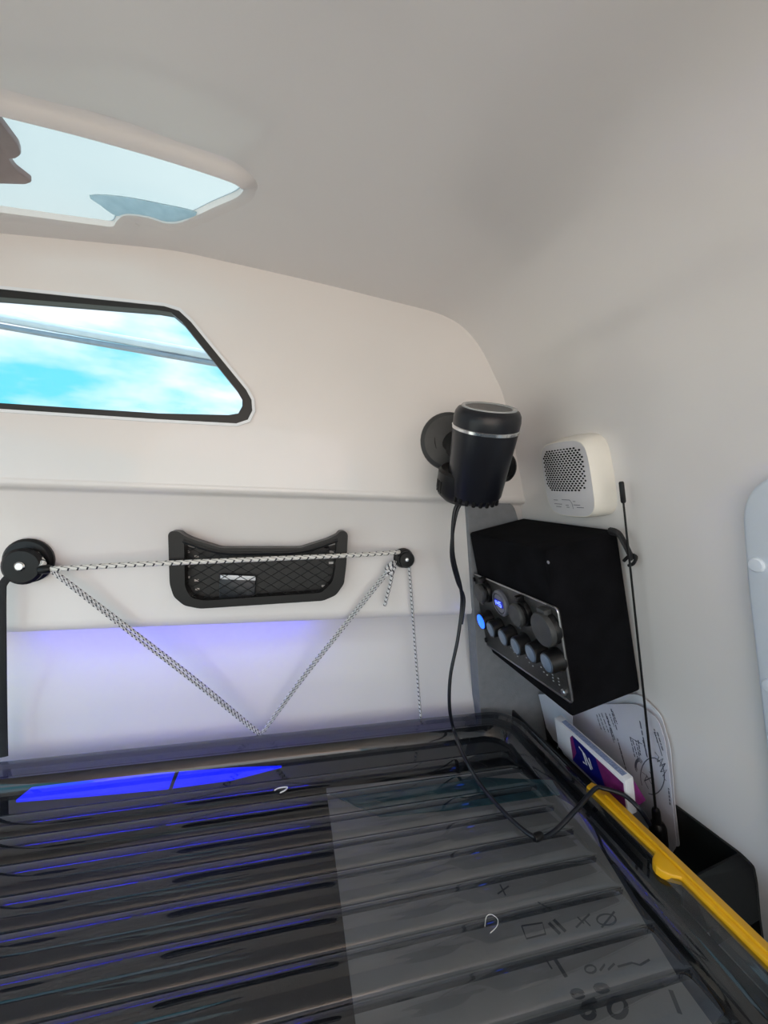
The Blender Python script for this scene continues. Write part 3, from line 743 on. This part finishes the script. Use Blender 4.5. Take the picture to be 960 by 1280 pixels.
# body as a loft of rounded outlines bulging from the wall
def aoutline(sy, sz, h, bow, n=10):
    o = []
    cy, cz = La / 2, Ha / 2
    for k in range(64):
        t = 2 * math.pi * k / 64; c_, s_ = math.cos(t), math.sin(t); e = .34
        a = math.copysign(abs(c_) ** e, c_); b = math.copysign(abs(s_) ** e, s_)
        a *= 1 + .05 * (1 - b * b) * bow; b *= 1 + .09 * (1 - a * a) * bow
        o.append(AO + YV * (cy + a * cy * sy) + UB * (cz + b * cz * sz) + NB * h)
    return o
def dome(p):
    return p
rings = [aoutline(1.0, 1.0, .000, .8), aoutline(1.0, 1.0, .004, .8), aoutline(.975, .985, .012, .8), aoutline(.93, .965, .024, .8), aoutline(.90, .95, .031, .8), aoutline(.87, .925, .0345, .8)]
av, af = loft(rings); n = 64; 
af.append(tuple(range(n))[::-1]); af.append(tuple(5 * n + k for k in range(n)))
mesh('housing', av, af, 'alarm_white', parent=al, smooth=45)
# front plate, slightly domed
def bulge(u, v): return .0345 + .0050 * (1 - u * u) * (1 - v * v)
def AP(u, v, h=0): return AO + YV * (La / 2 + u * La / 2 * .86) + UB * (Ha / 2 + v * Ha / 2 * .92) + NB * (bulge(u, v) + h)
gv = []; gf = []; G = 14
for i in range(G + 1):
    for j in range(G + 1):
        u, v = -1 + 2 * i / G, -1 + 2 * j / G
        b2 = v * (1 + .07 * (1 - u * u) * .8) ; a2 = u * (1 + .05 * (1 - v * v) * .8)
        rr = max(abs(u), abs(v)); k = (abs(u) ** 6 + abs(v) ** 6) ** (1 / 6); kk = rr / k if k > 0 else 1
        gv.append(AO + YV * (La / 2 + a2 * kk * La / 2 * .86) + UB * (Ha / 2 + b2 * kk * Ha / 2 * .92) + NB * bulge(u, v))
for i in range(G):
    for j in range(G): a = i * (G + 1) + j; gf.append((a, a + 1, a + G + 2, a + G + 1))
fp = mesh('front_plate', gv, gf, 'alarm_face', parent=al, smooth=60)
# grille holes
hv = []; hf = []
rows, cols = 19, 13
for r in range(rows):
    for c_ in range(cols):
        u = -.84 + 1.68 * (c_ + (.5 if r % 2 else 0)) / (cols - .5); v = -.30 + 1.14 * r / (rows - 1)
        if abs((v - .27) / .62) ** 3 + abs(u / .92) ** 5 > 1.0: continue
        p = AP(u, v, .0004); o = len(hv)
        for k in range(8): t = math.pi * 2 * k / 8; hv.append(p + YV * .0030 * math.cos(t) + UB * .0017 * math.sin(t))
        hf.append(tuple(o + k for k in range(8)))
gh = mesh('grille_holes', hv, hf, 'hole_black', parent=fp, smooth=0); gh['kind'] = 'stuff'
tl = []
for u0, u1, v in ((.66, .44, -.60), (.66, .28, -.72), (.60, .35, -.80), (.24, -.12, -.58), (.12, -.02, -.74), (.10, -.02, -.80), (-.24, -.34, -.62), (-.22, -.50, -.72), (-.34, -.62, -.79)):
    tl.append([AP(u0, v, .0002), AP((u0 + u1) / 2, v, .0002), AP(u1, v, .0002)])
tl.append([AP(-.12, -.58, .0002), AP(-.18, -.68, .0002), AP(-.18, -.84, .0002)])
mesh('printed_text', *strokes(tl, .0011, NB, .0004), 'print_grey', parent=fp)['kind'] = 'stuff'

# ------------------------------------------------------------------ black lamp-like device with round mount
T = onY(611, 511, .610); Bt = onY(592, 619, .668); ax = (T - Bt); Hc = ax.length; ax.normalize()
RT, RB = .0570, .0480
dv = empty('cylinder_fan', Bt, 'black tilting cylinder fan with silver ring on a round wall mount', 'fan')
def Rr(h): return RB + (RT - RB) * h / Hc
# wall mount
MC = onY(563, 551, .765)
mdir = V((-.25, -1, -.05)).normalized()
mo = mesh('wall_mount', *lathe(MC + V((0, .014, 0)), mdir, [(.058, -.004), (.059, .006), (.057, .016), (.050, .022), (.0, .026)], 40), 'graphite', parent=dv)
mesh('mount_pad', *lathe(onY(566, 551, YU - .001), V((0, -1, 0)), [(.050, 0), (.050, .012), (.046, .016)], 32), 'black_plastic', parent=mo)
# swivel arm between mount and body
mid = (T + Bt) / 2
arm = tube(smooth_pts([MC + mdir * .02, MC.lerp(mid, .35) + V((.0, 0, -.006)), mid.lerp(Bt, .25) + V((-.01, .02, 0))], 6), [.022] * 5 + [.026] * 4 + [.028] * 4, 16)
mesh('swivel_arm', *arm[:2], 'hole_black', parent=mo)
hk = Bt + ax * (Hc * .36)
# side pivots
mesh('pivot_knob', *lathe(onY(630, 583, .70), V((.8, .15, .1)), [(.012, -.040), (.012, -.010), (.030, -.010), (.030, .002), (.026, .008), (.0, .010)], 28), 'black_plastic', parent=dv)
# body
seg = [(RB * .80, -.006), (RB * .93, .000), (RB, .008), (Rr(Hc * .78), Hc * .78)]
bod = mesh('body', *lathe(Bt, ax, seg, 48), 'black_satin', parent=dv, smooth=35)
h1 = Hc * .78
mesh('silver_ring', *lathe(Bt + ax * h1, ax, [(Rr(h1), -.001), (Rr(h1) + .0012, .0), (Rr(h1) + .0014, .0044), (Rr(h1), .0054)], 48, cap=False), 'silver', parent=bod)
h2 = h1 + .005
tp = mesh('top_cap', *lathe(Bt + ax * h2, ax, [(Rr(h1), 0), (Rr(h1) + .0005, .012), (Rr(h1) - .001, .022), (Rr(h1) - .005, .0285), (Rr(h1) - .010, .031)], 48), 'black_satin', parent=bod, smooth=50)
mesh('top_ring', *lathe(Bt + ax * (h2 + .031), ax, [(Rr(h1) - .009, 0), (Rr(h1) - .010, .0018), (Rr(h1) - .016, .0014), (Rr(h1) - .018, -.001)], 48, cap=False), 'lens_grey', parent=tp)
mesh('lens', *lathe(Bt + ax * (h2 + .0305), ax, [(Rr(h1) - .0175, 0.0005), (0, .001)], 40, cap=False), 'black_satin', parent=tp)
# lower rear housing with vent slots
xb, yb_, _ = frame_of(ax)
cc = Bt + V((-.014, .022, .0)) 
ho = mesh('rear_housing', *lathe(cc, ax, [(RB * .70, -.008), (RB * .92, .002), (RB, .012), (RB, .045), (RB * .9, .050)], 40), 'black_plastic', parent=dv)
view = (CAM - cc).normalized(); lft = ax.cross(view).normalized(); lft = lft if lft.x < 0 else -lft; fwd = lft.cross(ax); fwd = fwd if fwd.dot(view) > 0 else -fwd
for k in range(3):
    th = math.radians(18 + 10 * k); d = lft * math.cos(th) + fwd * math.sin(th)
    mesh('vent_slot', *tube([cc + ax * .008 + d * (RB * .985), cc + ax * .030 + d * (RB + .0004)], .0011, 6)[:2], 'hole_black', parent=ho)
# scalloped lower grille teeth
for k in range(9):
    th = math.radians(-62 + 15 * k); d = (fwd * math.cos(th) - lft * math.sin(th))
    mesh('grille_tooth', *fbox(Bt + d * (RB * .90) - ax * .005, ax.cross(d) * .006, ax * .011, d * .005, .0012, 1), 'black_plastic', parent=bod)
# supply cord: twin strands from the body down to the lid, loop on the lid and away behind the latch
zl = FZ + .0125
def cpt(px, py, y): return onY(px, py, y)
up1 = [Bt + V((-.012, .018, -.004)), cpt(568, 640, .69), cpt(566, 690, .70), cpt(576, 735, .71), cpt(577, 760, .715), cpt(572, 800, .71), cpt(563, 845, .705), cpt(562, 885, .70), cpt(568, 915, .70)]
lay = [onZ(580, 945, LZ + .012), onZ(600, 980, zl), onZ(630, 1015, zl), onZ(655, 1038, zl), onZ(673, 1047, zl), onZ(692, 1040, zl), onZ(720, 1012, LZ + .010), onZ(744, 986, LZ + .012), onZ(756, 986, LZ + .013), onZ(780, 994, LZ + .012), onZ(800, 1012, LZ + .004), onZ(812, 1030, LZ - .03)]
s1 = smooth_pts(up1 + lay, 7)
pcd = empty('power_cord', onZ(672, 1047, zl), 'black twin power cord hanging from the cylinder fan and looping over the lid', 'cord')
mesh('cord', *tube(s1, .0034, 8)[:2], 'black_satin', parent=pcd, smooth=60)
up2 = [Bt + V((-.004, .018, -.004)), cpt(571, 640, .69), cpt(564, 690, .70), cpt(571, 725, .71), cpt(580, 748, .712), cpt(577, 780, .712)]
mesh('cord', *tube(smooth_pts(up2, 7), .0030, 8)[:2], 'black_satin', parent=pcd, smooth=60)
mesh('cord_tie', *lathe(onZ(672, 1047, zl) + V((-.006, 0, 0)), V((1, .15, 0)), [(.0045, 0), (.0058, .003), (.0058, .012), (.0045, .015)], 12), 'black_plastic', parent=pcd)

# ------------------------------------------------------------------ net pocket on the end wall
NP = empty('net_pocket', onY(322, 758, YM), 'black framed elastic net pocket on the end wall', 'net pocket')
def N2(pl, y): return [onY(a, b, y) for a, b in pl]
FYn = YM - .030
outer = [(210, 668), (213, 664), (223, 664), (229, 669), (240, 674), (275, 685), (375, 685), (410, 674), (422, 668), (425, 664), (432, 664), (435, 668), (433, 705), (430, 730), (420, 744), (404, 751), (250, 761), (230, 757), (217, 746), (212, 730)]
inner = [(230, 675), (275, 691), (377, 690), (421, 674), (420, 705), (416, 727), (402, 741), (255, 751), (238, 747), (231, 734)]
def sh2(pl): return [(onY(a, b, FYn).x, onY(a, b, FYn).z) for a, b in pl]
def rp2(pl, r): return [(p.x, p.y) for p in round_poly([V((a, b, 0)) for a, b in pl], r, 3)]
mesh('frame', *holed(rp2(sh2(outer), .006), [rp2(sh2(inner), .008)], (0, FYn, 0), (1, 0, 0), (0, 0, 1), (0, -1, 0), .026), 'black_plastic', parent=NP)
# back plate with little slots at both ends
slots = []
for x, y in ((234, 690), (245, 696), (234, 708), (234, 722), (245, 726), (234, 736), (246, 737), (408, 684), (415, 690), (414, 704), (405, 733), (413, 729)):
    slots.append([(x - 3, y - 1.6), (x + 3, y - 1.6), (x + 3, y + 1.6), (x - 3, y + 1.6)])
bp_out = [(226, 682), (276, 692), (376, 691), (424, 680), (423, 730), (404, 746), (250, 755), (232, 750)]
def sb2(pl, y=YM - .006): return [(onY(a, b, y).x, onY(a, b, y).z) for a, b in pl]
mesh('back_plate', *holed(sb2(bp_out), [sb2(s_) for s_ in slots], (0, YM - .004, 0), (1, 0, 0), (0, 0, 1), (0, -1, 0), .003), 'rubber', parent=NP)
# the diamond net
iy = FYn + .006
ip = [V(p) for p in sh2(inner)]
def inpoly(x, z): 
    r = False
    for i in range(len(ip)):
        a, b = ip[i - 1], ip[i]
        if (a.y > z) != (b.y > z) and x < (b.x - a.x) * (z - a.y) / (b.y - a.y) + a.x: r = not r
    return r
xs = [p.x for p in ip]; zs_ = [p.y for p in ip]; gs = []
for d in (1, -1):
    k = -30
    while k < 60:
        run = []; x = min(xs)
        c0 = min(zs_) + k * .017
        i = 0
        while x <= max(xs) + .001:
            z_ = c0 + d * .62 * (x - min(xs))
            if inpoly(x, z_): run.append(V((x, iy + .0012 * d, z_)))
            else:
                if len(run) > 2: gs.append(tube([run[0], run[len(run) // 2], run[-1]], .00075, 5)[:2])
                run = []
            x += .004
        if len(run) > 2: gs.append(tube([run[0], run[len(run) // 2], run[-1]], .00075, 5)[:2])
        k += 1
ng = mesh('net', *join(*gs), 'rubber', parent=NP, smooth=0); ng['kind'] = 'stuff'
mesh('top_band', *tube(smooth_pts(N2([(229, 676), (275, 690), (325, 691), (377, 689), (422, 675)], FYn + .002), 4), .0042, 8)[:2], 'rubber', parent=NP)
a, b, c, d = N2([(274, 718), (320, 720), (318, 752), (274, 752)], YM - .016)
wal = empty('dark_wallet', c, 'small dark flat case with a pale top edge, inside the net pocket', 'case')
mesh('case_body', *slab(round_poly([a, b, c, d], .003, 3), (0, -1, 0), .008, .001), 'flat_pack', parent=wal)
mesh('pale_edge', *fbox(a + V((.002, -.0006, -.009)), (b - a) * .96, (0, .0085, 0), (0, 0, .0085), .001), 'white_edge', parent=wal)

# ------------------------------------------------------------------ knobs, elastic cord and strap
def knob(c, r, name, lab, sub):
    k = empty(name, c, lab, 'hook', 'black cord hooks')
    mesh('base_disc', *lathe(c + V((0, 0, 0)), V((0, -1, 0)), [(r, 0), (r * 1.02, .006), (r * .9, .011), (r * .62, .012), (r * .60, .020)], 32), 'black_plastic', parent=k)
    f = c + V((sub[0], 0, sub[1]))
    mesh('front_disc', *lathe(f, V((0, -1, 0)), [(r * .62, .018), (r * .80, .020), (r * .82, .027), (r * .70, .031), (0, .032)], 32), 'black_plastic', parent=k)
    mesh('screw', *lathe(f + V((-.001, -.031, .001)), V((0, -1, 0)), [(r * .21, 0), (r * .21, .002), (r * .15, .0036), (0, .004)], 16), 'silver', parent=k)
    return k
kl_ = onY(38, 700, YM); kr_ = onY(503.5, 697, YM)
k1 = knob(kl_, .037, 'cord_hook', 'larger black round cord hook at the left with a strap', (.003, -.006))
k2 = knob(kr_, .0205, 'cord_hook', 'smaller black round cord hook right of the net pocket', (.0005, 0))
YC = YM - .018
ec = empty('elastic_cord', onY(325, 915, LY1 + .01), 'black flecked white elastic cord strung in a zigzag across the end wall', 'elastic cord')
def strand(name, pts, r, m='elastic', n=6):
    g = tube(smooth_pts(pts, n), r, 8); return mesh(name, g[0], g[1], m, parent=ec, smooth=60, uv=g[2])
jl = onY(62, 711, YC - .014)
strand('strand', [onY(45, 692, YC), onY(54, 703, YC - .008), jl, onY(160, 706, YC - .022), onY(325, 699, YC - .026), onY(440, 694, YC - .018), onY(490, 691, YC - .006), onY(499, 690, YC)], .0044)
vb = onY(325, 914, LY1 + .010)
for dx in (-.0024, .0026):
    o = V((dx, 0, dx * .9)); strand('strand', [jl + o * .5, jl.lerp(vb, .33) + o, jl.lerp(vb, .66) + o, vb + o * .6 + V((0, -.004, -.004))], .0027, 'elastic_thin')
kn = onY(489, 709, YC - .004)
for dx in (-.0019, .0021):
    o = V((dx, 0, -dx * .8)); strand('strand', [vb + o * .6 + V((.003, -.004, -.004)), vb.lerp(kn, .33) + o, vb.lerp(kn, .66) + o, kn + o], .0023, 'elastic_thin')
strand('knot', [onY(484, 720, YC - .004), onY(490, 708, YC - .010), onY(494, 706, YC - .004), onY(490, 716, YC - .010), onY(483, 712, YC - .004), onY(488, 705, YC - .008), onY(494, 702, YC)], .0036, 'elastic_thin')
strand('tail', [onY(491, 714, YC - .006), onY(488, 730, YC - .006), onY(484, 745, YC - .004), onY(481, 757, YC - .002)], .0034, 'elastic_thin')
strand('strand', [onY(511, 703, YC), onY(514, 740, YC + .004), onY(519, 810, .79), onY(526, 897, LY1 + .008), onY(527, 902, LY1 + .006)], .0028, 'elastic_thin')
mesh('ferrule', *lathe(onY(64, 711, YC - .014), V((-1, 0, -.1)), [(.006, 0), (.0075, .004), (.0075, .014), (.0055, .018)], 14), 'black_plastic', parent=ec)
stp = empty('webbing_strap', onY(5, 945, LY1 + .01), 'black strap hanging from the left cord hook down to the lid', 'strap')
q = [kl_ + V((-.006, -.024, -.014)), onY(18, 716, YC - .010), onY(5, 728, YC - .010), onY(2.5, 745, YC - .010), onY(3, 820, YC - .008), onY(4, 900, LY1 + .018), onY(5, 946, LY1 + .008)]
mesh('webbing', *tube(smooth_pts(q, 6), .0062, 8, flat=((0, 1, 0), .3))[:2], 'strap_black', parent=stp)
mesh('strap_buckle', *fbox(onY(6, 712, YC - .012), (.022, 0, .009), (0, .008, 0), (-.004, 0, .011), .002), 'black_plastic', parent=stp)

# ------------------------------------------------------------------ white panel at the right edge of the wall
w6 = Wp(.016)
left = [(985, 585), (958, 598), (942, 609), (932, 624), (927, 645), (929, 680), (934, 740), (941, 800), (949, 870), (960, 965), (972, 1060), (985, 1150)]
lp = [w6(*q) for q in left]
y_end = lp[0].y - .20
pp = lp + [V((lp[-1].x, y_end, lp[-1].z)), V((lp[0].x, y_end, lp[0].z))]
sp = empty('access_panel', lp[-1], 'pale blue-white screwed access panel at the right edge', 'panel')
spm = mesh('plate', *slab(smooth_pts(lp, 3) + pp[-2:], WN, .014, .004), 'panel_blue', parent=sp, smooth=50)
for a, b in ((946, 706), (963, 858)):
    mesh('screw_cap', *lathe(onW(a, b, .016), WN, [(.0085, 0), (.0085, .0012), (.0068, .0028), (.0, .0034)], 24), 'panel_blue', parent=sp)
